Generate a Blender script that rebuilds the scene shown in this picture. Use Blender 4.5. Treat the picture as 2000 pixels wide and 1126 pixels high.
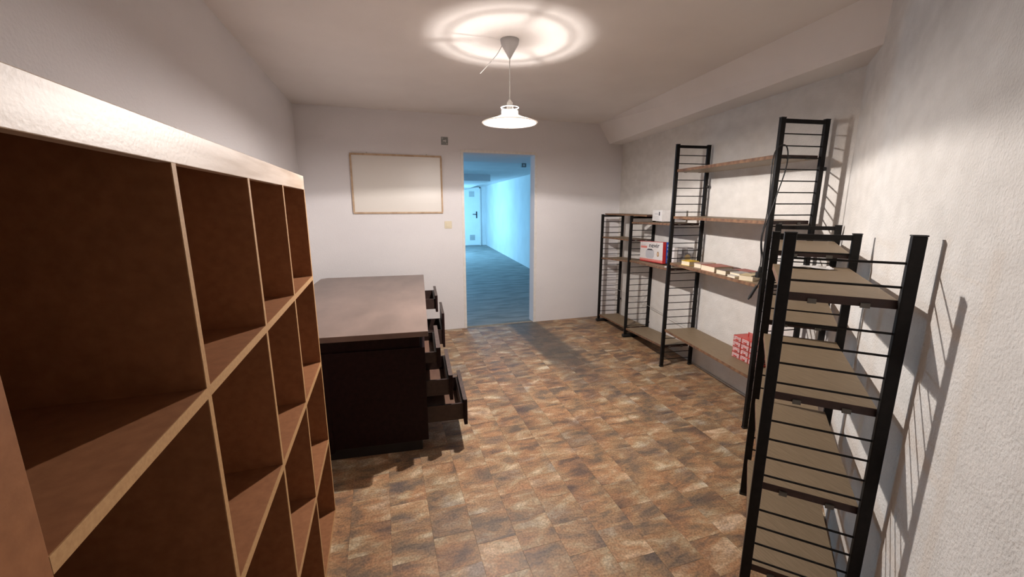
import bpy, bmesh, math, random
from mathutils import Vector, Matrix
random.seed(7)
D = bpy.data; S = bpy.context.scene; COL = S.collection
for o in list(D.objects): D.objects.remove(o)

# ------------------------------------------------------------------ camera, world, exposure, large lights
YAW = math.radians(17.68); PITCH = math.radians(11.52)
cam = D.objects.new('camera', D.cameras.new('camera')); COL.objects.link(cam)
cam.location = (0, 0, 1.45); cam.rotation_euler = (math.pi/2-PITCH, math.radians(0.0), -YAW)
cam.data.sensor_width = 36; cam.data.lens = 14.4; cam.data.clip_start = 0.02
S.camera = cam
w = D.worlds.new('world'); S.world = w; w.use_nodes = True
w.node_tree.nodes['Background'].inputs[0].default_value = (0.5, 0.55, 0.6, 1)
w.node_tree.nodes['Background'].inputs[1].default_value = 0.02
S.view_settings.view_transform = 'Standard'; S.view_settings.look = 'None'
S.view_settings.gamma = 1; S.view_settings.use_curve_mapping = False
S.view_settings.exposure = 0.0
LAMP = (0.80, 2.555)
def light(name, kind, loc, power, col, **k):
    l = D.lights.new(name, kind); l.energy = power; l.color = col
    for a, v in k.items(): setattr(l, a, v)
    o = D.objects.new(name, l); COL.objects.link(o); o.location = loc
    return o
# the pendant bulb of this room, and the daylight-white tube of the store room beyond the doorway
light('pendant_bulb_light', 'POINT', (LAMP[0], LAMP[1], 1.969), 86, (1.0, 0.925, 0.875), shadow_soft_size=0.005)
light('pendant_bulb_glow_light', 'POINT', (LAMP[0], LAMP[1], 1.953), 66, (1.0, 0.925, 0.875), shadow_soft_size=0.024)
light('corridor_bulb_light', 'POINT', (1.15, 12.2, 1.62), 330, (0.27, 0.66, 1.0), shadow_soft_size=0.12)
light('corridor_bulb_light', 'POINT', (0.2, 7.4, 1.7), 34, (0.22, 0.58, 1.0), shadow_soft_size=0.12)

# ------------------------------------------------------------------ materials
def mat(name, col=(.5,.5,.5), rough=.6, metal=0, spec=.5):
    m = D.materials.new(name); m.use_nodes = True
    b = m.node_tree.nodes['Principled BSDF']
    b.inputs['Base Color'].default_value = (*col, 1); b.inputs['Roughness'].default_value = rough
    b.inputs['Metallic'].default_value = metal; b.inputs['Specular IOR Level'].default_value = spec
    return m
def nodes(m): return m.node_tree.nodes, m.node_tree.links, m.node_tree.nodes['Principled BSDF']
def ramp(n, stops):
    r = n.new('ShaderNodeValToRGB'); e = r.color_ramp.elements
    e[0].position = 0; e[1].position = 1
    for p, c in stops[1:-1]: e.new(p).color = (*c, 1)
    e[0].color = (*stops[0][1], 1); e[len(e)-1].color = (*stops[-1][1], 1)
    e[len(e)-1].position = stops[-1][0]; e[0].position = stops[0][0]
    return r
def noisy(name, c1, c2, scale=(8,8,8), rough=.6, bump=0, bscale=200, detail=4, coord='Object', spec=.5, lo=.3, hi=.7, metal=0, bdist=.002):
    m = mat(name, c1, rough, metal, spec); n, l, b = nodes(m)
    tc = n.new('ShaderNodeTexCoord'); mp = n.new('ShaderNodeMapping'); mp.inputs['Scale'].default_value = scale
    l.new(tc.outputs[coord], mp.inputs[0]); t = n.new('ShaderNodeTexNoise'); t.inputs['Scale'].default_value = 1
    t.inputs['Detail'].default_value = detail; l.new(mp.outputs[0], t.inputs['Vector'])
    r = ramp(n, [(lo, c1), (hi, c2)]); l.new(t.outputs['Fac'], r.inputs[0]); l.new(r.outputs[0], b.inputs['Base Color'])
    if bump:
        t2 = n.new('ShaderNodeTexNoise'); t2.inputs['Scale'].default_value = bscale; t2.inputs['Detail'].default_value = 3
        l.new(tc.outputs[coord], t2.inputs['Vector']); bp = n.new('ShaderNodeBump')
        bp.inputs['Strength'].default_value = bump; bp.inputs['Distance'].default_value = bdist
        l.new(t2.outputs['Fac'], bp.inputs['Height']); l.new(bp.outputs[0], b.inputs['Normal'])
    return m
M = {}
M['plaster'] = noisy('plaster', (.76,.735,.745), (.81,.785,.79), (1.2,1.2,2.5), .92, .55, 95, 6, spec=.2, bdist=.004)
M['rough_plaster'] = noisy('rough_plaster', (.68,.65,.61), (.77,.74,.70), (9,9,14), .95, .7, 120, 6, spec=.15, bdist=.006)
M['ceiling'] = noisy('ceiling_paint', (.80,.76,.73), (.86,.82,.79), (2,2,2), .95, .4, 120, 5, spec=.15)
M['blue_wall'] = noisy('corridor_plaster', (.68,.69,.70), (.76,.77,.78), (2,2,2), .9, .2, 90)
M['concrete'] = noisy('corridor_concrete', (.15,.165,.165), (.27,.285,.28), (2.6,8.5,1), .75, .3, 30, 9, lo=.36, hi=.64)
M['white_paint'] = noisy('white_paint', (.74,.70,.66), (.82,.79,.76), (30,30,30), .5)
M['dirty_base'] = noisy('floor_underlay', (.30,.23,.16), (.38,.30,.22), (20,20,20), .9)
M['door_white'] = noisy('door_enamel', (.80,.82,.84), (.85,.87,.88), (4,4,4), .4)
M['black_metal'] = noisy('black_enamelled_metal', (.006,.005,.005), (.012,.010,.009), (60,60,60), .5, .1, 300, spec=.22)
M['black_plastic'] = mat('black_plastic', (.012,.012,.012), .5)
M['rubber'] = mat('black_cable_rubber', (.010,.010,.011), .55)
M['cream_plastic'] = mat('cream_plastic', (.72,.64,.48), .35)
M['white_plastic'] = mat('white_plastic', (.72,.71,.70), .4)
M['rose_plastic'] = mat('grey_white_plastic', (.50,.49,.49), .5)
M['steel'] = mat('zinc_steel', (.55,.53,.50), .4, .8)
M['hook'] = mat('dull_zinc_hook', (.16,.15,.13), .6, .3)
M['grey_metal'] = noisy('grey_box_lid', (.20,.21,.21), (.34,.35,.34), (60,60,60), .5, metal=.3)
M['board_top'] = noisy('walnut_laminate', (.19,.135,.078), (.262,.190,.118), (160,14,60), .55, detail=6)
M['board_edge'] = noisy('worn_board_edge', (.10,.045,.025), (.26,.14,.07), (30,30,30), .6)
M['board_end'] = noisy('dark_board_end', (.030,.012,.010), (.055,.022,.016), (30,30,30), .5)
M['case_wood'] = noisy('brown_chipboard', (.26,.108,.045), (.33,.140,.060), (50,50,50), .62, .05, 300, spec=.3)
M['case_edge'] = noisy('light_chipboard_edge', (.42,.235,.105), (.52,.31,.145), (160,160,160), .6, spec=.3)
M['case_back'] = noisy('hardboard_back', (.20,.09,.05), (.25,.11,.065), (40,40,40), .75)
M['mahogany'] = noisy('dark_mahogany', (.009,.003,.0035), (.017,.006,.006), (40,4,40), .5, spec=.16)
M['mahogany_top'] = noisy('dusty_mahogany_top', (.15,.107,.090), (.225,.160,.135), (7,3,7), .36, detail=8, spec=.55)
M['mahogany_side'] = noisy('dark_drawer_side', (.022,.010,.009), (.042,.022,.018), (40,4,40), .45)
M['drawer_in'] = noisy('drawer_inside_wood', (.10,.05,.035), (.15,.08,.05), (20,4,20), .55)
M['drawer_edge'] = noisy('lit_drawer_edge', (.045,.026,.022), (.09,.06,.05), (60,60,60), .45)  # lit look of the drawer rims put into a lighter colour
M['paper'] = noisy('book_pages', (.74,.64,.47), (.80,.71,.55), (4,4,500), .85)
M['paper_white'] = noisy('white_paper', (.74,.72,.70), (.80,.78,.76), (20,20,20), .7)
M['frame_wood'] = noisy('pale_wood_frame', (.42,.28,.17), (.58,.42,.28), (20,20,20), .6)
M['whiteboard'] = mat('whiteboard_melamine', (.74,.70,.65), .34, 0, .4)
M['skirting'] = noisy('grimy_white_skirting', (.45,.42,.38), (.60,.56,.52), (30,30,30), .8)
def plain(name, c, r=.6):
    if name not in M: M[name] = noisy(name, tuple(v*.88 for v in c), c, (40,40,40), r)
    return M[name]
def fascia_mat():                     # pale veneer, streaky and satin
    m = noisy('pale_streaked_veneer', (.45,.315,.215), (.68,.55,.45), (5,3.0,42), .42, .12, 150, 8, spec=.38, lo=.28, hi=.62)
    return m
M['veneer'] = fascia_mat()
def floor_mat():
    m = mat('stone_print_vinyl', (.3,.2,.15), .46, 0, .36); n, l, b = nodes(m)
    tc = n.new('ShaderNodeTexCoord'); oi = n.new('ShaderNodeObjectInfo')
    mul = n.new('ShaderNodeVectorMath'); mul.operation = 'SCALE'; mul.inputs['Scale'].default_value = 1.0
    comb = n.new('ShaderNodeCombineXYZ')
    k1 = n.new('ShaderNodeMath'); k1.operation = 'MULTIPLY'; k1.inputs[1].default_value = 37.0
    k2 = n.new('ShaderNodeMath'); k2.operation = 'MULTIPLY'; k2.inputs[1].default_value = 91.0
    l.new(oi.outputs['Random'], k1.inputs[0]); l.new(oi.outputs['Random'], k2.inputs[0])
    l.new(k1.outputs[0], comb.inputs[0]); l.new(k2.outputs[0], comb.inputs[1])
    add = n.new('ShaderNodeVectorMath'); add.operation = 'ADD'
    rot = n.new('ShaderNodeMapping'); rot.inputs['Rotation'].default_value = (0,0,math.radians(-35)); rot.inputs['Scale'].default_value = (1.0,2.3,1)
    l.new(tc.outputs['Object'], add.inputs[0]); l.new(comb.outputs[0], add.inputs[1]); l.new(add.outputs[0], rot.inputs[0])
    t = n.new('ShaderNodeTexNoise'); t.inputs['Scale'].default_value = 4.2; t.inputs['Detail'].default_value = 10; t.inputs['Roughness'].default_value = .66; t.inputs['Distortion'].default_value = .35
    l.new(rot.outputs[0], t.inputs['Vector'])
    r = ramp(n, [(.28,(.105,.078,.072)), (.41,(.20,.135,.095)), (.50,(.35,.205,.115)), (.57,(.40,.29,.19)), (.70,(.68,.56,.43))])
    l.new(t.outputs['Fac'], r.inputs[0])
    t2 = n.new('ShaderNodeTexNoise'); t2.inputs['Scale'].default_value = 3.4; t2.inputs['Detail'].default_value = 3
    l.new(add.outputs[0], t2.inputs['Vector'])
    r2 = ramp(n, [(.33,(.62,.60,.67)), (.44,(1.12,.99,.86)), (.54,(1.03,1.06,.98)), (.66,(.74,.80,.90))]); l.new(t2.outputs['Fac'], r2.inputs[0])
    mx = n.new('ShaderNodeMix'); mx.data_type = 'RGBA'; mx.blend_type = 'MULTIPLY'; mx.inputs[0].default_value = .9
    l.new(r.outputs[0], mx.inputs[6]); l.new(r2.outputs[0], mx.inputs[7])
    # soft-edged band of shade by the doorway, painted into the vinyl colour (world position)
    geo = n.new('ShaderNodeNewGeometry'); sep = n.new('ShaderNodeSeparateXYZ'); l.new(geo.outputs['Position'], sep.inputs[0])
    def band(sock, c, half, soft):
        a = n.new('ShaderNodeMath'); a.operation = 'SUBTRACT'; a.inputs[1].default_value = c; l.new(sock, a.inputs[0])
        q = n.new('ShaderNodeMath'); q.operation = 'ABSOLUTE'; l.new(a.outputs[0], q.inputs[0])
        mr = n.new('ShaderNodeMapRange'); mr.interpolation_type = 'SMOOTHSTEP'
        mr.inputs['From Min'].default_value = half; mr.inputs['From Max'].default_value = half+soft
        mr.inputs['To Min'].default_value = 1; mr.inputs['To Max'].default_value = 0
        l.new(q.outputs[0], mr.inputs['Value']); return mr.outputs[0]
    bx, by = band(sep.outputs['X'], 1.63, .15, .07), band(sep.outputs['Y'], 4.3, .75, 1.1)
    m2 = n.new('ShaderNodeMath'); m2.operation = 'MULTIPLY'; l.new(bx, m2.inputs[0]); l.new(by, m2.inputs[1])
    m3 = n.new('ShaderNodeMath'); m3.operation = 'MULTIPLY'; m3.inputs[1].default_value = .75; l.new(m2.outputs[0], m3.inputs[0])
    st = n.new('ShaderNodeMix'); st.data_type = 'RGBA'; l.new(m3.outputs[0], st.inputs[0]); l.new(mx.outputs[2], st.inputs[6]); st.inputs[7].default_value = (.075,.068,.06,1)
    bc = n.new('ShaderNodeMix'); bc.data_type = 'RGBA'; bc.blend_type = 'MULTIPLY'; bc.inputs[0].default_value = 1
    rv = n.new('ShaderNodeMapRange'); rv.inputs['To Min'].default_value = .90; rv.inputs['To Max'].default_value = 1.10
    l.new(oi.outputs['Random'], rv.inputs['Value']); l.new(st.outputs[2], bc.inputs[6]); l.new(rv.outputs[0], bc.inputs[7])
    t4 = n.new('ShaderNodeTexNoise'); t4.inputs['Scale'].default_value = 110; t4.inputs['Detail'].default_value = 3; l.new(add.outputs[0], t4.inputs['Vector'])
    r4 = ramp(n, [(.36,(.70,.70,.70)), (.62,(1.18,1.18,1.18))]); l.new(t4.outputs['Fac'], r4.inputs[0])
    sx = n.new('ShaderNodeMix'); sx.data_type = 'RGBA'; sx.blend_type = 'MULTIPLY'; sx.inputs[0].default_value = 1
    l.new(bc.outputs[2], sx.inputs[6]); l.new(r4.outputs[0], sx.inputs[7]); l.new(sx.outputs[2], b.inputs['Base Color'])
    t3 = n.new('ShaderNodeTexNoise'); t3.inputs['Scale'].default_value = 45; t3.inputs['Detail'].default_value = 5; l.new(add.outputs[0], t3.inputs['Vector'])
    bp = n.new('ShaderNodeBump'); bp.inputs['Strength'].default_value = .35; bp.inputs['Distance'].default_value = .002
    l.new(t3.outputs['Fac'], bp.inputs['Height']); l.new(bp.outputs[0], b.inputs['Normal'])
    return m
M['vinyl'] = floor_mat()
def shade_mat():                      # opal white shade, lets some light through
    m = D.materials.new('opal_white_shade'); m.use_nodes = True; n, l = m.node_tree.nodes, m.node_tree.links
    n.clear(); o = n.new('ShaderNodeOutputMaterial'); a = n.new('ShaderNodeBsdfDiffuse'); a.inputs[0].default_value = (.85,.83,.80,1)
    t = n.new('ShaderNodeBsdfTranslucent'); t.inputs[0].default_value = (.85,.80,.76,1); x = n.new('ShaderNodeMixShader'); x.inputs[0].default_value = .68
    l.new(a.outputs[0], x.inputs[1]); l.new(t.outputs[0], x.inputs[2]); l.new(x.outputs[0], o.inputs[0]); return m
M['shade'] = shade_mat()
def bulb_mat():                       # lit glass bulb: clear to its filament's light, glowing itself
    m = D.materials.new('lit_bulb_glass'); m.use_nodes = True; n, l = m.node_tree.nodes, m.node_tree.links
    n.clear(); o = n.new('ShaderNodeOutputMaterial'); a = n.new('ShaderNodeBsdfTransparent'); e = n.new('ShaderNodeEmission')
    e.inputs[0].default_value = (1,.93,.84,1); e.inputs[1].default_value = 14; x = n.new('ShaderNodeAddShader')
    l.new(a.outputs[0], x.inputs[0]); l.new(e.outputs[0], x.inputs[1]); l.new(x.outputs[0], o.inputs[0]); return m
M['bulb'] = bulb_mat()
def ring_filter_mat():                       # added light filter: transparency varies by radius to dim and ring the ceiling light
    m = D.materials.new('ceiling_ring_filter'); m.use_nodes = True; n, l = m.node_tree.nodes, m.node_tree.links
    n.clear(); o = n.new('ShaderNodeOutputMaterial'); a = n.new('ShaderNodeBsdfTransparent')
    tc = n.new('ShaderNodeTexCoord'); sp = n.new('ShaderNodeSeparateXYZ'); cb = n.new('ShaderNodeCombineXYZ')
    l.new(tc.outputs['Object'], sp.inputs[0]); l.new(sp.outputs[0], cb.inputs[0]); l.new(sp.outputs[1], cb.inputs[1])
    ln = n.new('ShaderNodeVectorMath'); ln.operation = 'LENGTH'; l.new(cb.outputs[0], ln.inputs[0])
    mr = n.new('ShaderNodeMapRange'); mr.inputs['From Min'].default_value = .0165; mr.inputs['From Max'].default_value = .049; l.new(ln.outputs['Value'], mr.inputs['Value'])
    st = [(p_, v_**.5*.97) for p_, v_ in [(0,.004),(.05,.035),(.10,.070),(.15,.045),(.20,.095),(.26,.070),(.31,.12),(.37,.085),(.43,.15),(.49,.115),(.55,.17),(.61,.145),(.67,.20),(.745,.19),(.765,.05),(.795,.05),(.82,.19),(.93,.18),(.97,.06)]]
    r_ = ramp(n, [(p, (v, v, v)) for p, v in st]); l.new(mr.outputs[0], r_.inputs[0]); l.new(r_.outputs[0], a.inputs[0]); l.new(a.outputs[0], o.inputs[0]); return m
M['ring_filter'] = ring_filter_mat()
M['red_clear'] = mat('translucent_red_plastic', (.62,.035,.02), .3); M['red_clear'].node_tree.nodes['Principled BSDF'].inputs['Transmission Weight'].default_value = .15
M['clear_drawer'] = noisy('cloudy_drawer_plastic', (.42,.16,.15), (.72,.55,.55), (60,60,90), .35)
def photo_print():
    m = noisy('printed_photo_carton', (.10,.09,.10), (.48,.44,.42), (18,18,14), .4, detail=3, lo=.38, hi=.6); return m
M['photo_print'] = photo_print()

# ------------------------------------------------------------------ mesh helpers
class MB:
    def __init__(s): s.bm = bmesh.new()
    def box(s, x0, x1, y0, y1, z0, z1):
        v = [s.bm.verts.new(p) for p in ((x0,y0,z0),(x1,y0,z0),(x1,y1,z0),(x0,y1,z0),(x0,y0,z1),(x1,y0,z1),(x1,y1,z1),(x0,y1,z1))]
        for f in ((0,3,2,1),(4,5,6,7),(0,1,5,4),(1,2,6,5),(2,3,7,6),(3,0,4,7)): s.bm.faces.new([v[i] for i in f])
        return s
    def hexa(s, lo, hi):              # four bottom points, four top points
        v = [s.bm.verts.new(p) for p in list(lo)+list(hi)]
        for f in ((0,3,2,1),(4,5,6,7),(0,1,5,4),(1,2,6,5),(2,3,7,6),(3,0,4,7)): s.bm.faces.new([v[i] for i in f])
        bmesh.ops.recalc_face_normals(s.bm, faces=s.bm.faces); return s
    def prism(s, pts, z0, z1):
        a = [s.bm.verts.new((x,y,z0)) for x,y in pts]; b = [s.bm.verts.new((x,y,z1)) for x,y in pts]; n = len(pts)
        s.bm.faces.new(a[::-1]); s.bm.faces.new(b)
        for i in range(n): s.bm.faces.new((a[i],a[(i+1)%n],b[(i+1)%n],b[i]))
        bmesh.ops.recalc_face_normals(s.bm, faces=s.bm.faces); return s
    def rod(s, p, q, r, seg=8):
        p, q = Vector(p), Vector(q); d = (q-p); u = d.normalized().orthogonal().normalized(); w2 = d.normalized().cross(u)
        rings = [[s.bm.verts.new(c + (u*math.cos(2*math.pi*i/seg)+w2*math.sin(2*math.pi*i/seg))*r) for i in range(seg)] for c in (p, q)]
        for i in range(seg): s.bm.faces.new((rings[0][i], rings[0][(i+1)%seg], rings[1][(i+1)%seg], rings[1][i]))
        s.bm.faces.new(rings[0][::-1]); s.bm.faces.new(rings[1]); return s
    def lathe(s, prof, seg=48, c=(0,0), closed=False):
        rings = [[s.bm.verts.new((c[0]+r*math.cos(2*math.pi*i/seg), c[1]+r*math.sin(2*math.pi*i/seg), z)) for i in range(seg)] for r, z in prof]
        m = len(rings)
        for k in range(m if closed else m-1):
            a, b = rings[k], rings[(k+1)%m]
            for i in range(seg): s.bm.faces.new((a[i], a[(i+1)%seg], b[(i+1)%seg], b[i]))
        bmesh.ops.recalc_face_normals(s.bm, faces=s.bm.faces); return s
    def build(s, name, m, parent=None, bevel=0, smooth=False, loc=None):
        me = D.meshes.new(name); bmesh.ops.recalc_face_normals(s.bm, faces=s.bm.faces); s.bm.to_mesh(me); s.bm.free()
        for mm in (m if isinstance(m, (list, tuple)) else [m]): me.materials.append(mm)
        o = D.objects.new(name, me); COL.objects.link(o)
        if parent: o.parent = parent
        if loc: o.location = loc
        if smooth: me.polygons.foreach_set('use_smooth', [True]*len(me.polygons))
        if bevel:
            b = o.modifiers.new('bevel', 'BEVEL'); b.width = bevel; b.segments = 2; b.limit_method = 'ANGLE'
        return o
def tag(o, label=None, cat=None, group=None, kind=None):
    if label: o['label'] = label
    if cat: o['category'] = cat
    if group: o['group'] = group
    if kind: o['kind'] = kind
    return o
def empty(name, loc=(0,0,0), rz=0, **k):
    o = D.objects.new(name, None); COL.objects.link(o); o.location = loc; o.rotation_euler = (0,0,rz); o.empty_display_size = .05
    return tag(o, **k)
def share(src, parent, loc=None, rot=None):
    c = src.copy(); COL.objects.link(c); c.parent = parent
    if loc is not None: c.location = loc
    if rot is not None: c.rotation_euler = rot
    return c
def curve(name, pts, r, m, parent=None, cyclic=False):
    cu = D.curves.new(name, 'CURVE'); cu.dimensions = '3D'; cu.bevel_depth = r; cu.bevel_resolution = 3; cu.resolution_u = 6; cu.use_fill_caps = True
    sp = cu.splines.new('NURBS'); sp.points.add(len(pts)-1)
    for p, q in zip(sp.points, pts): p.co = (*q, 1)
    sp.order_u = 3; sp.use_endpoint_u = True; sp.use_cyclic_u = cyclic; cu.materials.append(m)
    o = D.objects.new(name, cu); COL.objects.link(o)
    if parent: o.parent = parent
    return meshed(o)
def text(name, s, size, m, parent, loc, rot, ext=.0004):
    cu = D.curves.new(name, 'FONT'); cu.body = s; cu.size = size; cu.extrude = ext; cu.offset = .0005; cu.materials.append(m)
    o = D.objects.new(name, cu); COL.objects.link(o); o.parent = parent; o.location = loc; o.rotation_euler = rot; o.scale.x = 1.75
    return meshed(o)

def meshed(o):
    me = D.meshes.new_from_object(o.evaluated_get(bpy.context.evaluated_depsgraph_get())); me.name = o.name
    q = D.objects.new(o.name, me); COL.objects.link(q); q.parent = o.parent; q.location = o.location; q.rotation_euler = o.rotation_euler; q.scale = o.scale
    nm = o.name.split('.')[0]; D.objects.remove(o); q.name = nm; return q
# ------------------------------------------------------------------ the setting
XL, YB, YN, HC = -.745, 4.685, -.8, 2.41
def xr(y): return 2.545 + .132*(y-1.69)
CR = (2.547, 1.702); NEAR = (CR[0]-(CR[1]-YN)/.885, YN)
room = [(XL,YN), NEAR, CR, (xr(YB),YB), (XL,YB)]
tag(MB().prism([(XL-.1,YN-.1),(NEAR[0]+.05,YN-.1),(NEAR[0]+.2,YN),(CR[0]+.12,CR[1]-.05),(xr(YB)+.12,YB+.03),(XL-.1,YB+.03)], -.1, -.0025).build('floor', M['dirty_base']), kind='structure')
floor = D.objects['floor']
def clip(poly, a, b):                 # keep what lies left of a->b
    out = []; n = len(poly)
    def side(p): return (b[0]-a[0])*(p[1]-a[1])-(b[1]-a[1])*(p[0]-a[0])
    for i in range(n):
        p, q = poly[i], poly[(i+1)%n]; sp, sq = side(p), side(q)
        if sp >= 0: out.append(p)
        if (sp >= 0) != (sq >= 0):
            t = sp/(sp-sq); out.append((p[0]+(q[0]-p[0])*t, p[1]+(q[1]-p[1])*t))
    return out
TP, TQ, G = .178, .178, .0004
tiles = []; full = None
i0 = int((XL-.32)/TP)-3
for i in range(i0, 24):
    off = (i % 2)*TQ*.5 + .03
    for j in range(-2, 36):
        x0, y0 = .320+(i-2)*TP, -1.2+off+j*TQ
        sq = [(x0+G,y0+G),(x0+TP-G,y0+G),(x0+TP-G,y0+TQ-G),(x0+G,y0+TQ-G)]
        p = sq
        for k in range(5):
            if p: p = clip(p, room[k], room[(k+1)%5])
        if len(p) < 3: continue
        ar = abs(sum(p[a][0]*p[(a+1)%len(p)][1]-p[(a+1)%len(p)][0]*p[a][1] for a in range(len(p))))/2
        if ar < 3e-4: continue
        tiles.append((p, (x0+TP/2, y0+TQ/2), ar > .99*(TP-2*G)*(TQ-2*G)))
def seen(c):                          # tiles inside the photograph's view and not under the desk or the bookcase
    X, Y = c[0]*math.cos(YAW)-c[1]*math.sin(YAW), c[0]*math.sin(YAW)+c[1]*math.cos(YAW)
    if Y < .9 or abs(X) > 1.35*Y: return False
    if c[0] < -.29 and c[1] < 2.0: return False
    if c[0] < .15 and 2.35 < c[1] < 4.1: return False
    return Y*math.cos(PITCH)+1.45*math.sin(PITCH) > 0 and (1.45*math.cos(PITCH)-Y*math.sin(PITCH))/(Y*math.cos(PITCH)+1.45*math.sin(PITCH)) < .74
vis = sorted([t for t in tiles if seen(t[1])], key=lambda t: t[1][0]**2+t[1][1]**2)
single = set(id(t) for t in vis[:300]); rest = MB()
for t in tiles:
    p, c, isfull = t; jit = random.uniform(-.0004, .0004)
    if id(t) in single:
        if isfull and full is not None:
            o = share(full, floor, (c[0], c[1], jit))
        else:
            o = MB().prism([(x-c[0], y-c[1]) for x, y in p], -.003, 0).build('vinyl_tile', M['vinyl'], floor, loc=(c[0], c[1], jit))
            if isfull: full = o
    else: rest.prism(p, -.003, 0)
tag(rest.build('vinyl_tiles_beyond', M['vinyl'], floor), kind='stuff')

def struct(name, mb, m): return tag(mb.build(name, m), kind='structure')
struct('wall_left', MB().box(XL-.12, XL, YN-.12, YB+.0, -.1, HC+.1), M['plaster'])
struct('wall_behind', MB().box(XL, NEAR[0]+.1, YN-.12, YN, -.1, HC+.1), M['plaster'])
DX0, DX1, DH = .925, 1.772, 2.02
wb = MB().box(XL-.12, DX0, YB, YB+.14, -.1, HC+.1).box(DX1, xr(YB)+.12, YB, YB+.14, -.1, HC+.1).box(DX0, DX1, YB, YB+.14, DH, HC+.1)
struct('wall_back', wb, M['plaster'])
struct('wall_right', MB().prism([CR,(xr(YB),YB),(xr(YB)+.12,YB),(CR[0]+.12,CR[1]-.05)], -.1, HC+.1), M['rough_plaster'])
struct('wall_near_right', MB().prism([NEAR,CR,(CR[0]+.119,CR[1]-.05),(NEAR[0]+.12,YN-.05)], -.1, HC+.1), M['rough_plaster'])
struct('ceiling', MB().prism([(XL-.1,YN-.1),(NEAR[0]+.1,YN-.1),(CR[0]+.1,CR[1]-.05),(xr(YB)+.1,YB+.1),(XL-.1,YB+.1)], HC, HC+.12), M['ceiling'])
# beam boxed in along the top of the right wall
beam = MB().hexa([(2.755,YB,2.185),(xr(YB)+.01,YB,2.185),(CR[0]+.01,CR[1],2.185),(2.285,1.435,2.185)],
                 [(2.60,YB,HC),(xr(YB)+.01,YB,HC),(CR[0]+.01,CR[1],HC),(2.235,1.385,HC)])
struct('trim_1', beam, M['ceiling'])
# painted door lining and threshold
fr = MB()
for x0, x1 in ((DX0-.03, DX0), (DX1, DX1+.035)): fr.box(x0, x1, YB-.008, YB+.0, 0, DH+.03)
fr.box(DX0, DX1, YB-.008, YB+.0, DH, DH+.03)
struct('trim_2', fr, M['white_paint'])
struct('trim_3', MB().box(DX0, DX1, YB+.0, YB+.05, -.02, .003), M['dirty_base'])
struct('baseboard_right', MB().prism([(CR[0]-.012,CR[1]+.02),(CR[0],CR[1]+.02),(xr(3.0),3.0),(xr(3.0)-.012,3.0)], 0, .012), M['skirting'])
# the store corridor beyond the doorway
CY0, CY1 = YB+.14, 14.78
def cx(y): return 2.60 + .0745*y
struct('floor_corridor', MB().prism([(-2,CY0-.09),(cx(CY0)+.1,CY0-.09),(cx(CY1)+.1,CY1+.1),(-2,CY1+.1)], -.08, -.001), M['concrete'])
struct('wall_corridor_right', MB().prism([(cx(CY0),CY0),(cx(CY0)+.12,CY0),(cx(CY1)+.12,CY1),(cx(CY1),CY1)], -.1, 2.5), M['blue_wall'])
struct('wall_corridor_left', MB().box(-2.12, -2, CY0, CY1, -.1, 2.5), M['blue_wall'])
struct('wall_corridor_end', MB().box(-2, cx(CY1), CY1, CY1+.12, -.1, 2.5), M['blue_wall'])
struct('ceiling_corridor', MB().prism([(-2.1,CY0),(cx(CY0)+.1,CY0),(cx(CY1)+.1,CY1+.1),(-2.1,CY1+.1)], 2.12, 2.22), M['blue_wall'])
struct('trim_4', MB().prism([(1.5,9.3),(2.45,9.3),(2.95,CY1),(1.5,CY1)], 1.98, 2.12), M['blue_wall'])
struct('trim_5', MB().box(-.2, 2.6, CY0, 5.72, 2.03, 2.12), M['plaster'])
# far metal door with louvres
d = struct('door_1', MB().box(2.50, 3.46, CY1-.05, CY1-.005, .01, 2.03), M['door_white'])
fm = MB().box(3.46, 3.50, CY1-.06, CY1, 0, 2.07).box(2.46, 2.50, CY1-.06, CY1, 0, 2.07).box(2.46, 3.50, CY1-.06, CY1, 2.03, 2.07)
fm.build('door_frame', M['white_paint'], d)
for zz in (.18, 1.72):
    for xx in (2.62, 3.07):
        lv = MB().box(xx, xx+.22, CY1-.056, CY1-.05, zz, zz+.22); lv.build('louvre_panel', M['door_white'], d)
        for q in range(7): MB().box(xx+.015, xx+.205, CY1-.068, CY1-.056, zz+.02+q*.028, zz+.031+q*.028).build('slat', M['grey_metal'], d)
hd = MB().box(3.33, 3.37, CY1-.06, CY1-.05, .98, 1.22).box(3.20, 3.36, CY1-.10, CY1-.085, 1.11, 1.135).box(3.34, 3.36, CY1-.10, CY1-.05, 1.11, 1.135)
hd.build('door_handle', M['black_plastic'], d)

# ------------------------------------------------------------------ left: long open pigeonhole bookcase
FX, BXK = -.287, -.655
bc = empty('bookcase', (FX, .26, 0), label='long brown chipboard bookcase of square pigeonholes with pale veneer top rail along the left wall', cat='bookcase')
def loc_b(x0,x1,y0,y1,z0,z1): return MB().box(x0-FX, x1-FX, y0-.26, y1-.26, z0, z1)
YE = 1.905
E_ = .0016                              # pale edging strip thickness on board fronts
loc_b(BXK, FX-.003, .26, YE, 1.545, 1.565).build('top_panel', M['case_wood'], bc, .001)
tr = loc_b(FX-.020, FX, .26, YE, 1.511, 1.5652).build('top_rail', M['veneer'], bc, .0012); tr['label'] = 'pale streaked veneer top rail'
loc_b(BXK-.006, BXK, .26, YE, .0, 1.55).build('back_panel', M['case_back'], bc)
loc_b(BXK, FX-E_, YE-.016, YE, 0, 1.545).build('side_panel', M['case_wood'], bc)
loc_b(FX-E_, FX, YE-.016, YE, 0, 1.511).build('edge_strip', M['case_edge'], bc)
loc_b(FX-.018, FX, .26, .404, 0, 1.511).build('front_stile', M['case_wood'], bc, .001)
loc_b(BXK, FX-.018, .26, .276, 0, 1.545).build('side_panel', M['case_wood'], bc)
ZS = [.018, .391, .769, 1.155]
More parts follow.
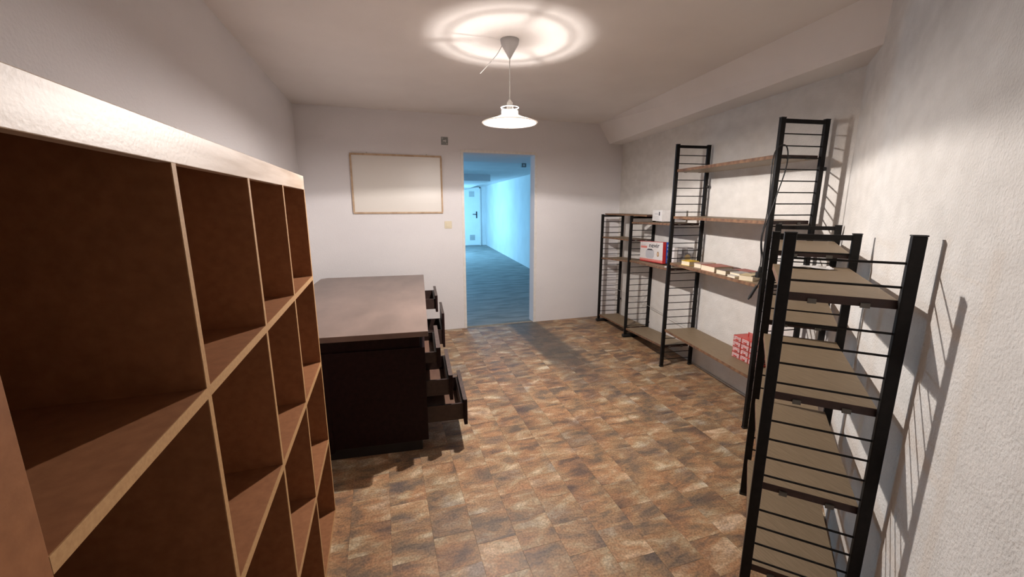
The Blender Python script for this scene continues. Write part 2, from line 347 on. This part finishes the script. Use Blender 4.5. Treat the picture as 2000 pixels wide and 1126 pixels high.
for z in ZS:
    loc_b(BXK, FX-E_, .276, YE-.016, z-.018, z).build('shelf', M['case_wood'], bc)
    loc_b(FX-E_, FX, .404, YE-.016, z-.018, z).build('edge_strip', M['case_edge'], bc)
zt = [1.545, ZS[3]-.018, ZS[2]-.018, ZS[1]-.018]
for r_, (z0, z1) in enumerate(((1.155,1.545),(.769,1.137),(.391,.751),(.018,.373))):
    for y in (.755, 1.130, 1.500):
        yy = y + random.uniform(-.003,.003)
        loc_b(BXK, FX-E_, yy-.007, yy+.007, z0, z1).build('divider', M['case_wood'], bc)
        loc_b(FX-E_, FX, yy-.007, yy+.007, z0, min(z1,1.511)).build('edge_strip', M['case_edge'], bc)

# ------------------------------------------------------------------ desk
dk = empty('office_desk', (.22, 2.235, 0), math.radians(-5), label='large dark mahogany office desk with dusty top and its drawers hanging open', cat='desk')
TW, TL = .958, 1.94
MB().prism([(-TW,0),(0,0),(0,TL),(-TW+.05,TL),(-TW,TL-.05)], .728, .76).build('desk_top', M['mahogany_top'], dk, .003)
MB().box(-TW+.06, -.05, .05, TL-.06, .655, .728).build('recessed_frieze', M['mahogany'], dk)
def pedestal(y0, y1, fronts, single_label=None):
    p = empty('drawer_pedestal'); p.parent = dk
    x0, x1, z0, z1, t = -.55, -.022, .075, .655, .018
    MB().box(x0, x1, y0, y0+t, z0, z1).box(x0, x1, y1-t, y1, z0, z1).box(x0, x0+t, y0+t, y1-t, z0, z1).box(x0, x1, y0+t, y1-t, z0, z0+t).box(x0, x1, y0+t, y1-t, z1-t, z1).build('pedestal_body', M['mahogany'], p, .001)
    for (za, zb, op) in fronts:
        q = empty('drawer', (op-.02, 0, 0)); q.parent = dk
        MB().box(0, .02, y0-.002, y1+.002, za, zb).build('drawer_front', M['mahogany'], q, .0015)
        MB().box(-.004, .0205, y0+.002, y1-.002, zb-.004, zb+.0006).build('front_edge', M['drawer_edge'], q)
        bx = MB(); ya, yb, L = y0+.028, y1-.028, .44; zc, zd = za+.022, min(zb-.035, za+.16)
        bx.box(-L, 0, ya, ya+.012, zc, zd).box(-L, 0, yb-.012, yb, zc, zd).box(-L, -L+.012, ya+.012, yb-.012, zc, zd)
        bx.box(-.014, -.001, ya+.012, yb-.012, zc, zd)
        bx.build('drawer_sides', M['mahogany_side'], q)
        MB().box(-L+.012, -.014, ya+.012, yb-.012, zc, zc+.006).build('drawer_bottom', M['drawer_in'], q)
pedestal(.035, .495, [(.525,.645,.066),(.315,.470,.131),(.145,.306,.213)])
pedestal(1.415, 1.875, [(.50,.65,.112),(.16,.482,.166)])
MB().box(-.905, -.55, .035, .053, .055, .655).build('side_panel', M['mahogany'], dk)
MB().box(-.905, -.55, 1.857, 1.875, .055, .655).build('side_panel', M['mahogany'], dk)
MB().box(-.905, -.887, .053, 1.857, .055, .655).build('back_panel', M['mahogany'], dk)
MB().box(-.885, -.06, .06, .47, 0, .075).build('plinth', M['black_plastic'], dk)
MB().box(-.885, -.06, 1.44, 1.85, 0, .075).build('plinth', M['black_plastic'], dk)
ky = MB().box(.094, .104, 1.83, 1.835, .60, .606).box(.080,.090,1.80,1.83,.596,.612); ky.build('drawer_key', M['steel'], dk)

# ------------------------------------------------------------------ wall fittings on the back wall
wbd = empty('whiteboard', (.212, YB, 1.36), label='blank whiteboard in a thin worn wooden frame hung left of the doorway', cat='whiteboard')
MB().box(-.455, .455, -.012, -.004, .012, .598).build('panel', M['whiteboard'], wbd)
MB().box(-.468, .468, -.022, 0, -.002, .016).build('frame_rail', M['frame_wood'], wbd, .001)
MB().box(-.468, .468, -.022, 0, .594, .612).build('frame_rail', M['frame_wood'], wbd, .001)
for s_ in (-1, 1): MB().box(s_*.462-.009, s_*.462+.009, -.022, 0, .016, .594).build('frame_stile', M['frame_wood'], wbd, .001)
for x in (-.30, .31): MB().box(x-.006, x+.006, -.012, -.0, .612, .626).build('hanging_hook', M['steel'], wbd)
jb = empty('junction_box', (.722, YB, 2.131), label='small square grey junction box cover high on the wall beside the doorway', cat='junction box')
MB().box(-.037,.037,-.008,0,-.041,.041).build('cover_plate', M['grey_metal'], jb, .002)
MB().rod((-.018,-.0095,0),(.010,-.0095,0),.004).rod((.010,-.0095,.012),(.010,-.0095,-.014),.004).build('cable_stub', M['white_plastic'], jb)
MB().box(-.030,-.020,-.010,-.008,.022,.032).build('screw', M['steel'], jb); MB().box(.02,.03,-.010,-.008,-.034,-.024).build('screw', M['steel'], jb)
sw = empty('light_switch', (.735, YB, 1.23), label='cream plastic light switch between whiteboard and doorway', cat='switch')
MB().box(-.041,.041,-.009,0,-.041,.041).build('switch_plate', M['cream_plastic'], sw, .003)
MB().box(-.024,.024,-.014,-.009,-.026,.026).build('rocker', M['cream_plastic'], sw, .003)
jc = empty('corridor_junction_box', (2.30, 6.6, 2.12), label='small grey box fixed to the corridor ceiling beyond the doorway', cat='junction box')
MB().box(-.04,.04,-.03,.03,-.065,0).build('box_body', M['grey_metal'], jc, .003)
MB().box(-.015,.015,-.032,-.03,-.05,-.02).build('box_lid', M['white_plastic'], jc)

# ------------------------------------------------------------------ pendant lamp
pl = empty('pendant_lamp', (LAMP[0], LAMP[1], 1.94), label='lit white pendant lamp with a shallow cone shade hanging from a cord', cat='lamp')
MB().lathe([(.004,.365),(.020,.392),(.052,.445),(.056,.470),(.0,.470)], 32).build('ceiling_rose', M['rose_plastic'], pl, smooth=True)
MB().rod((0,0,.135),(0,0,.372),.0032, 10).build('cord', M['white_plastic'], pl)
# shade: rim r .16 flat cone to a r .044 opening, open at the top, carried by three arms on the socket
prof = [(.171,.006),(.169,.0),(.160,.004),(.088,.030),(.049,.048),(.049,.074),(.0515,.074),(.0515,.050),(.089,.034),(.162,.010)]
MB().lathe(prof, 64, closed=True).build('lamp_shade', M['shade'], pl, smooth=True)
MB().lathe([(.0165,.0740),(.049,.0740),(.049,.0736),(.0165,.0736)], 48, closed=True).build('ring_filter', M['ring_filter'], pl)  # disc added above the bulb to shape its light on the ceiling
MB().lathe([(.0,.066),(.0168,.066),(.0168,.077),(.018,.088),(.018,.120),(.009,.133),(.003,.142),(0,.142)], 24).build('lamp_holder', M['white_plastic'], pl, smooth=True)
MB().lathe([(.0545,.0965),(.0560,.094),(.0545,.0915),(.0530,.094)], 40, closed=True).build('collar_ring', M['white_plastic'], pl, smooth=True)
for a_ in (math.radians(42), math.radians(162), math.radians(275)):
    ca, sa = math.cos(a_), math.sin(a_)
    MB().rod((ca*.016,sa*.016,.104),(ca*.0535,sa*.0535,.094),.0016,6).rod((ca*.016,sa*.016,.0765),(ca*.050,sa*.050,.0765),.0022,6).rod((ca*.0535,sa*.0535,.094),(ca*.050,sa*.050,.074),.0016,6).build('shade_arm', M['white_plastic'], pl)
MB().lathe([(.0,.0),(.012,.003),(.021,.014),(.023,.027),(.019,.043),(.012,.060),(.012,.076)], 24).build('light_bulb', M['bulb'], pl, smooth=True)
hw = curve('ceiling_wire', [(.765,2.55,2.405),(.742,2.555,2.345),(.68,2.558,2.275),(.617,2.558,2.210)], .0022, M['white_plastic'])
tag(hw, 'stiff white wire end sticking down beside the ceiling rose', 'wire')

# ------------------------------------------------------------------ metal ladder frames of the rack
d1 = Vector((.993,-.122)); d2 = Vector((.70,-.714)).normalized()
BLK = M['black_metal']
def ladder(name, p, dv, depth, top, bar=True, z0=0, first=.084, pitch=.066, foot=False, label='', skip=(), knob=None, low=None):
    t = empty(name, (p[0], p[1], 0), math.atan2(dv[1], dv[0]), label=label, cat='rack frame', group='black ladder frames of the rack')
    hw_ = .0155
    po = MB().box(-hw_, hw_, -.010, .010, z0, top).build('post', BLK, t, .002)
    share(po, t, (depth, 0, 0))
    if bar: MB().box(hw_, depth-hw_, -.008, .008, top-.026, top-.004).build('top_bar', BLK, t, .0015)
    cap = MB().box(-hw_-.001, hw_+.001, -.0115, .0115, top, top+.004).build('post_cap', M['black_plastic'], t, .001); share(cap, t, (depth,0,0))
    ru = None; z = top-first; k = 0
    while z > (low or z0+.06):
        k += 1
        if not any(abs(z-s) < .026 for s in skip):
            if ru is None: ru = MB().rod((hw_-.002,0,0),(depth-hw_+.002,0,0),.0035,8).build('rung', BLK, t, loc=(0,0,z))
            else: share(ru, t, (0,0,z))
        z -= pitch
    if foot:
        MB().box(-.03, depth+.03, -.025, .025, 0, .032).build('foot', M['black_plastic'], t, .006)
    else:
        f_ = MB().box(-hw_-.002, hw_+.002, -.012, .012, 0, .012).build('foot', M['black_plastic'], t, .001); share(f_, t, (depth,0,0))
    if knob: MB().lathe([(0,-.012),(.014,-.010),(.016,0),(.014,.010),(0,.012)], 16).build('knob', M['black_plastic'], t, loc=(depth+.018,-.004,knob), smooth=True)
    return t
PA, PB, PC, PD = Vector((2.585,4.475)), Vector((2.545,3.81)), Vector((2.377,2.955)), Vector((2.225,1.895))
PE, PF, PG = Vector((2.262,1.866)), Vector((1.690,1.400)), Vector((1.160,.915))
ladder('rack_frame', PA, d1, .262, 1.335, foot=True, label='short black ladder frame nearest the back wall, on a wide foot', knob=.28)
ladder('rack_frame', PB, d1, .262, 1.335, foot=True, label='short black ladder frame second from the back wall, on a wide foot', knob=.16)
ladder('rack_frame', PC, d1, .285, 1.936, label='tall black ladder frame standing mid-wall, with nothing looped over it', knob=1.60)
ladder('rack_frame', PD, d1, .300, 1.936, label='tall black ladder frame in the corner with a cable looped over it', knob=1.66)
ladder('rack_frame', PE, d2, .285, 1.335, label='short black ladder frame tight against the tall corner frame')
ladder('rack_frame', PF, d2, .285, 1.330, label='short black ladder frame second nearest the camera, closed by a top bar')
ladder('rack_frame', PG, d2, .285, 1.368, bar=False, first=.073, pitch=.0662, label='largest and nearest black ladder frame, without a top bar', skip=(1.178,.848,.518,.19))

# ------------------------------------------------------------------ shelf boards
def board(P, Q, dv, zp, zq, depth, label, group, th=.022, trim=(.014,.014), ext=0, inset=.0, ends=True):
    P, Q = Vector(P), Vector(Q); u = (Q-P).normalized()
    a = P + u*trim[0] + dv*inset; b = Q - u*trim[1] + u*ext + dv*inset
    c = (a+b)/2 + dv*depth/2; zc = (zp+zq)/2
    def z(p): s = (p-P).dot(u)/(Q-P).length; return zp+(zq-zp)*s
    pts = [a, b, b+dv*depth, a+dv*depth]
    lo = [(p.x-c.x, p.y-c.y, z(p)-th-zc) for p in pts]; hi = [(p.x-c.x, p.y-c.y, z(p)-zc) for p in pts]
    t = empty('shelf_board', (c.x, c.y, zc), 0, label=label, cat='shelf', group=group)
    mb = MB().hexa(lo, hi)
    for f in mb.bm.faces:
        cen = f.calc_center_median(); nz = abs(f.normal.z)
        f.material_index = 0
        if nz < .5:
            h = Vector((f.normal.x, f.normal.y)).normalized()
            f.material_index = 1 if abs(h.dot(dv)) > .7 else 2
    mb.build('board', [M['board_top'], M['board_edge'], M['board_end']], t, .0012)
    if ends:
        hk = None
        for (p, s) in ((a, -1), (b if not ext else None, 1)):
            if p is None: continue
            for fr_ in (.28, .74):
                q = p + dv*(depth*fr_) + u*(s*.0035)
                zz = z(q)-zc-th
                mb = MB().box(-.011, .011, -.0035, .0035, -.003, .011)
                h = mb.build('hook', M['hook'], t, loc=(q.x-c.x, q.y-c.y, zz)); h.rotation_euler = (0,0,math.atan2(dv.y, dv.x))
    return t
GB1, GB2, GB3 = 'boards of the low far bay', 'boards of the second bay', 'boards of the tall bay'
GB4, GB5 = 'boards of the middle corner bay', 'boards of the nearest bay'
board(PA, PB, d1, 1.350, 1.350, .222, 'topmost shelf board lying across the two short wide-footed frames', GB1, th=.016, ext=.27, inset=.02, ends=False)
board(PA, PB, d1, 1.072, 1.085, .255, 'second shelf board down in the low bay beside the back wall', GB1, th=.016)
board(PA, PB, d1, .815, .860, .255, 'third shelf board down in the low bay beside the back wall', GB1, th=.018)
board(PA, PB, d1, .090, .108, .255, 'bottom shelf board beside the back wall, just above the floor', GB1, th=.018)
board(PB, PC, d1, 1.275, 1.296, .265, 'shelf board carrying the white carton, in the second bay', GB2, th=.018)
board(PB, PC, d1, .868, .905, .265, 'shelf board carrying the printed appliance cartons, second bay', GB2, th=.020)
board(PB, PC, d1, .105, .198, .265, 'sloping bottom shelf board of the second bay, lowest end at the back', GB2, th=.020)
board(PC, PD, d1, 1.738, 1.738, .285, 'highest shelf board of all, seen from below between the tall frames', GB3)
board(PC, PD, d1, 1.356, 1.356, .285, 'empty eye-level shelf board between the two tall frames', GB3)
board(PC, PD, d1, .962, .962, .285, 'shelf board between the tall frames with the row of books', GB3)
board(PC, PD, d1, .360, .360, .285, 'low shelf board between the tall frames, under the red organiser', GB3)
board(PE, PF, d2, 1.247, 1.247, .275, 'top shelf board of the middle corner bay, just below the frame tops', GB4)
board(PE, PF, d2, .924, .924, .275, 'second shelf board of the middle corner bay, behind the nearest bay', GB4)
board(PE, PF, d2, .430, .430, .275, 'low shelf board of the middle corner bay', GB4)
board(PF, PG, d2, 1.190, 1.190, .272, 'top shelf board of the nearest bay, with crumpled plastic on it', GB5, th=.026)
board(PF, PG, d2, .862, .862, .272, 'second shelf board from the top of the nearest bay', GB5, th=.026)
board(PF, PG, d2, .532, .532, .272, 'third shelf board from the top of the nearest bay', GB5, th=.026)
board(PF, PG, d2, .205, .205, .272, 'lowest shelf board of the nearest bay', GB5, th=.026)
# rear bracing wire along the wall
bw = curve('bracing_wire', [(2.82,4.42,.40),(2.782,3.78,.36),(2.68,3.2,.345),(2.635,2.985,.35)], .0022, M['steel'])
tag(bw, 'thin steel bracing wire running low behind the far ladder frames', 'wire')

# ------------------------------------------------------------------ things on the shelves
def carton(name, loc, rz, L, W, H, m, label, cat='box', group=None, tilt=0):
    t = empty(name, loc, rz, label=label, cat=cat, group=group); t.rotation_euler.x = tilt
    MB().box(0, L, 0, W, 0, H).build('carton', m, t, .002); return t
RX = (math.pi/2, 0, 0)
# white carton with red bands: face towards the room
pr = Vector((2.525,3.235)); pf = Vector((2.615,3.72)); ang = math.atan2((pr-pf).y, (pr-pf).x); Lb = (pr-pf).length
zb_ = .885
t = carton('appliance_carton', (pf.x, pf.y, .874), ang, Lb, .032, .205, plain('carton_white', (.74,.70,.68), .4), 'red and white appliance carton with a slow cooker picture and big lettering')
t.rotation_euler = (0, math.radians(-3.4), ang)
red = plain('carton_red', (.50,.03,.03), .4); pink = plain('carton_pink', (.72,.22,.18), .4); ink = plain('black_print', (.02,.02,.03), .5)
grey_ink = plain('grey_print', (.42,.42,.45), .5); silver = plain('pot_print', (.50,.50,.53), .4)
def flat(parent, x0, x1, z0, z1, m, name='print', y=-.0006): return MB().box(x0, x1, y, 0, z0, z1).build(name, m, parent)
mb = MB().prism([(0,0),(Lb,0),(Lb,.001),(0,.001)], 0, .03); mb.bm.free()
flat(t, .0, Lb, .0, .010, red, 'red_band'); flat(t, .0, Lb, .010, .030, pink, 'pink_band', -.0005); flat(t, 0, Lb, .200, .205, red, 'red_band', -.0007)
flat(t, .02, .16, .136, .158, pink, 'red_label'); flat(t, .03, .14, .170, .173, grey_ink); flat(t, .03, .12, .163, .165, grey_ink)
mb = MB().box(Lb, Lb+.001, 0, .032, 0, .205); mb.build('red_side', red, t)
text('lettering', 'nevir', .062, ink, t, (.205, -.0008, .146), RX)
pot = MB().prism([(.125+.10*(1-math.cos(a))*1.0-.0, 0) for a in (0,1)]+[(.3,0)], 0, .01); pot.bm.free()
b_ = bmesh.new()
def shape(parent, pts, m, name, y=-.0008):
    mb = MB(); a = [mb.bm.verts.new((x, y, z)) for x, z in pts]; b = [mb.bm.verts.new((x, y+.0006, z)) for x, z in pts]; n_ = len(pts)
    mb.bm.faces.new(a); mb.bm.faces.new(b[::-1])
    for i in range(n_): mb.bm.faces.new((a[i], b[i], b[(i+1)%n_], a[(i+1)%n_]))
    return mb.build(name, m, parent)
b_.free()
shape(t, [(.145,.118),(.135,.095),(.14,.055),(.165,.036),(.29,.036),(.315,.055),(.32,.095),(.31,.118)], silver, 'pot_picture')
shape(t, [(.155,.118),(.19,.131),(.265,.131),(.30,.118)], ink, 'lid_picture')
shape(t, [(.40+.022*math.cos(a*.5236), .085+.026*math.sin(a*.5236)) for a in range(12)], plain('dish_print', (.35,.20,.10)), 'dish_picture')
shape(t, [(.40+.012*math.cos(a*.5236), .085+.015*math.sin(a*.5236)) for a in range(12)], plain('food_print', (.70,.50,.30)), 'food_picture', -.0012)
# blue carton standing behind it
uxx = Vector((math.cos(ang), math.sin(ang))); nn = Vector((-uxx.y, uxx.x))
o2 = pf + nn*.036 + uxx*.05
t = carton('blue_carton', (o2.x, o2.y, .882), ang, Lb-.05, .045, .196, plain('carton_blue', (.03,.10,.48), .4), 'narrow blue carton standing behind the red and white appliance carton')
t.rotation_euler = (0, math.radians(-3.4), ang)
wt = plain('white_print', (.78,.78,.80), .5)
for z0, z1 in ((.03,.045),(.07,.10),(.125,.14),(.155,.175)): MB().box(Lb-.05, Lb-.049, .010, .036, z0, z1).build('print', wt, t)
MB().box(Lb-.05, Lb-.049, .008, .03, .012, .022).build('print', plain('gold_print', (.6,.45,.1)), t)
# photo carton
t = carton('photo_carton', (2.530,3.085,.902), math.radians(-7), .188, .09, .165, M['photo_print'], 'grey carton printed with photographs, white spine, behind the tall mid-wall frame')
MB().box(-.004, .030, -.004, .09, 0, .168).build('white_spine', plain('carton_white', (.7,.7,.7)), t, .001)
shape(t, [(.135+.030*math.cos(a*.628), .075+.032*math.sin(a*.628)) for a in range(10)], plain('picture_ochre', (.42,.30,.14)), 'picture')
shape(t, [(.14,.115),(.19,.115),(.20,.155),(.13,.155)], plain('picture_white', (.6,.6,.62)), 'picture', -.0006)
shape(t, [(.035,.11),(.075,.11),(.075,.16),(.035,.16)], plain('picture_white', (.6,.6,.62)), 'picture', -.0006)
# white carton on the upper board of that bay
q0, q1, q2 = Vector((2.575,3.50)), Vector((2.500,3.26)), Vector((2.66,3.09))
t = carton('white_carton', (q0.x, q0.y, 1.2975), math.atan2((q1-q0).y, (q1-q0).x), (q1-q0).length, .23, .105, plain('carton_bright', (.80,.78,.77), .35), 'plain white carton lying on the upper board of the second bay')
flat(t, .175, .20, .055, .088, ink, 'small_picture'); flat(t, .06, .15, .066, .071, grey_ink)
for k in range(4): flat(t, .05+.01*(k%2), .19, .042-.009*k, .0435-.009*k, grey_ink)
# white tag lying at the foot of the mid-wall frame
t = tag(MB().lathe([(.0,.0),(.030,.001),(.036,.004),(.028,.007),(.0,.008)], 20).build('paper_cup_lid', M['paper_white'], loc=(2.425,3.02,.905), smooth=True), 'round white lid lying beside the foot of the tall mid-wall frame on the carton board', 'lid')

# books on the board between the tall frames (z .962)
def book(loc, rz, L, W, T, cov, label, pages=True, tiltx=0, name='book'):
    t = empty(name, loc, rz, label=label, cat='book', group='books on the shelf between the tall frames'); t.rotation_euler = (tiltx, 0, rz)
    c = plain('cover_'+'_'.join('%02d' % int(v*99) for v in cov), cov, .5)
    mb = MB().box(0, L, 0, W, 0, .002).box(0, L, 0, W, T-.002, T).box(0, L, W-.002, W, .002, T-.002)
    mb.build('cover', c, t, .0006)
    MB().box(.003, L-.003, .004, W-.002, .002, T-.002).build('pages', M['paper'], t)
    return t
Zb = .962
u1 = (PD-PC).normalized(); ang1 = math.atan2(u1.y, u1.x)
nrm = Vector((-u1.y, u1.x))
def bk(s_, L, t_, W, T, rot, cov, label, dz=0):
    p = PC + u1*s_ + nrm*t_
    book((p.x, p.y, Zb+dz), ang1+rot, L, W, T, cov, label)
bk(.150,.090,.018,.105,.036, .22,(.86,.56,.03), 'thick yellow book at the far end of the book row')
bk(.215,.055,.140,.115,.026,-.10,(.62,.50,.36), 'cream book lying behind the yellow one, near the mid-wall frame')
bk(.300,.080,.035,.130,.036, .12,(.45,.30,.27), 'dusty pink book between the yellow and the red-covered one')
bk(.300,.240,.195,.080,.022,-.02,(.10,.035,.03), 'thin dark maroon book lying against the wall')
bk(.425,.155,.012,.160,.042, .04,(.42,.13,.09), 'thick book with a faded red cover and cream page edges')
bk(.600,.150,.140,.120,.028, .03,(.33,.08,.06), 'dark red book lying behind the small white-edged one')
bk(.610,.095,.010,.110,.034, .08,(.16,.12,.10), 'small dark-covered book showing white page edges')
bk(.730,.085,.010,.115,.014,-.05,(.66,.62,.58), 'thin pale booklet lying flat near the front edge')
bk(.728,.092,.030,.100,.018, .10,(.38,.36,.34), 'grey-covered book resting on the thin pale booklet', .0145)
bk(.865,.090,-.005,.105,.036,.50,(.62,.50,.28), 'yellowed paperback turned askew at the near end of the row')
pp = MB()
for k in range(4): pp.prism([(-.06+.004*k,-.09),(.05,-.085+.01*k),(.045-.006*k,.09),(-.06,.085-.006*k)], .001*k, .001*k+.0008)
tag(pp.build('paper_stack', M['paper_white'], loc=(2.475,2.16,Zb)), 'loose white papers lying behind the yellowed paperback', 'papers'); D.objects['paper_stack'].rotation_euler = (0,0,.3)
# crumpled plastic on the nearest bay's top board
cp = MB(); N_ = 9; rng = random.Random(3); gv = [[None]*N_ for _ in range(N_)]
for i in range(N_):
    for j in range(N_): gv[i][j] = cp.bm.verts.new(((i/8-.5)*.17+rng.uniform(-.005,.005), (j/8-.5)*.09+rng.uniform(-.004,.004), rng.uniform(.001,.010)))
for i in range(N_-1):
    for j in range(N_-1): cp.bm.faces.new((gv[i][j],gv[i+1][j],gv[i+1][j+1],gv[i][j+1]))
cc = PF + d2*.12 - (PF-PG).normalized()*.09
o = cp.build('plastic_bag', M['paper_white'], loc=(cc.x, cc.y, 1.190)); o.rotation_euler = (0,0,math.atan2(d2.y,d2.x)); tag(o, 'crumpled flat clear plastic bag on the far end of the nearest top board', 'bag')

# red parts organiser on the low board
og = empty('parts_organiser', (2.408, 2.235, .360), math.atan2(-1,-.10), label='red plastic parts organiser with small drawers on the low shelf board', cat='organiser')
OL, OW, OH = .235, .135, .165          # local x runs along the board towards the camera, +y towards the wall
RC = M['red_clear']
sgn = 1
MB().box(0, OL, 0.004, OW, 0, .006).box(0, OL, 0.004, OW, OH-.006, OH).box(0, .006, 0.004, OW, 0, OH).box(OL-.006, OL, 0.004, OW, 0, OH).box(0, OL, OW-.004, OW, 0, OH).build('case', RC, og, .001)
for k in range(1, 4): MB().box(.006, OL-.006, .004, OW-.004, OH*k/4-.002, OH*k/4+.002).build('divider', RC, og)
for k in range(1, 3): MB().box(OL*k/3-.002, OL*k/3+.002, .004, OW-.004, .006, OH-.006).build('divider', RC, og)
for r_ in range(4):
    for c_ in range(3):
        x0, z0 = OL*c_/3+.006, OH*r_/4+.005
        dr = MB().box(x0, x0+OL/3-.010, .000, .10, z0, z0+OH/4-.009).build('drawer', M['clear_drawer'], og, .001)
        MB().box(x0+.022, x0+.048, -.006, .0, z0+.008, z0+.013).build('pull', RC, dr)
hm = MB().rod((.065,.07,OH-.001),(.065,.07,OH+.030),.003).rod((.105,.07,OH-.001),(.105,.07,OH+.030),.003).rod((.062,.07,OH+.030),(.108,.07,OH+.030),.003); hm.build('carry_handle', RC, og)

# cable looped over the tall corner frame
ca = empty('extension_cable', (2.171,1.881,.9), label='black power cable looped over the tall corner frame, plug dangling', cat='cable')
pts = [(2.171,1.881,1.075),(2.175,1.877,1.127),(2.160,1.889,1.234),(2.165,1.882,1.322),(2.172,1.877,1.379),(2.174,1.877,1.479),(2.173,1.879,1.587),(2.170,1.882,1.681),(2.173,1.879,1.74),(2.185,1.868,1.775),(2.210,1.850,1.788),(2.232,1.845,1.762),(2.243,1.845,1.698),(2.232,1.848,1.618),(2.205,1.852,1.525),(2.189,1.860,1.435),(2.176,1.872,1.364),(2.164,1.882,1.295),(2.163,1.884,1.225),(2.180,1.871,1.128),(2.178,1.871,1.056),(2.176,1.872,.992),(2.169,1.882,.966)]
curve('cord', [(x-2.171, y-1.881, z-.9) for x, y, z in pts], .0034, M['rubber'], ca)
pg = MB().rod((0,0,.150),(.004,-.004,.185),.010,12).rod((0,0,.120),(0,0,.152),.019,14).rod((-.006,0,.132),(-.045,.01,.126),.003,6); pg.build('plug', M['black_plastic'], ca)
MB().rod((-.003,.001,.068),(-.022,.026,-.010),.0085,12).rod((-.022,.026,-.010),(-.027,.032,-.022),.0055,12).build('plug', M['black_plastic'], ca)
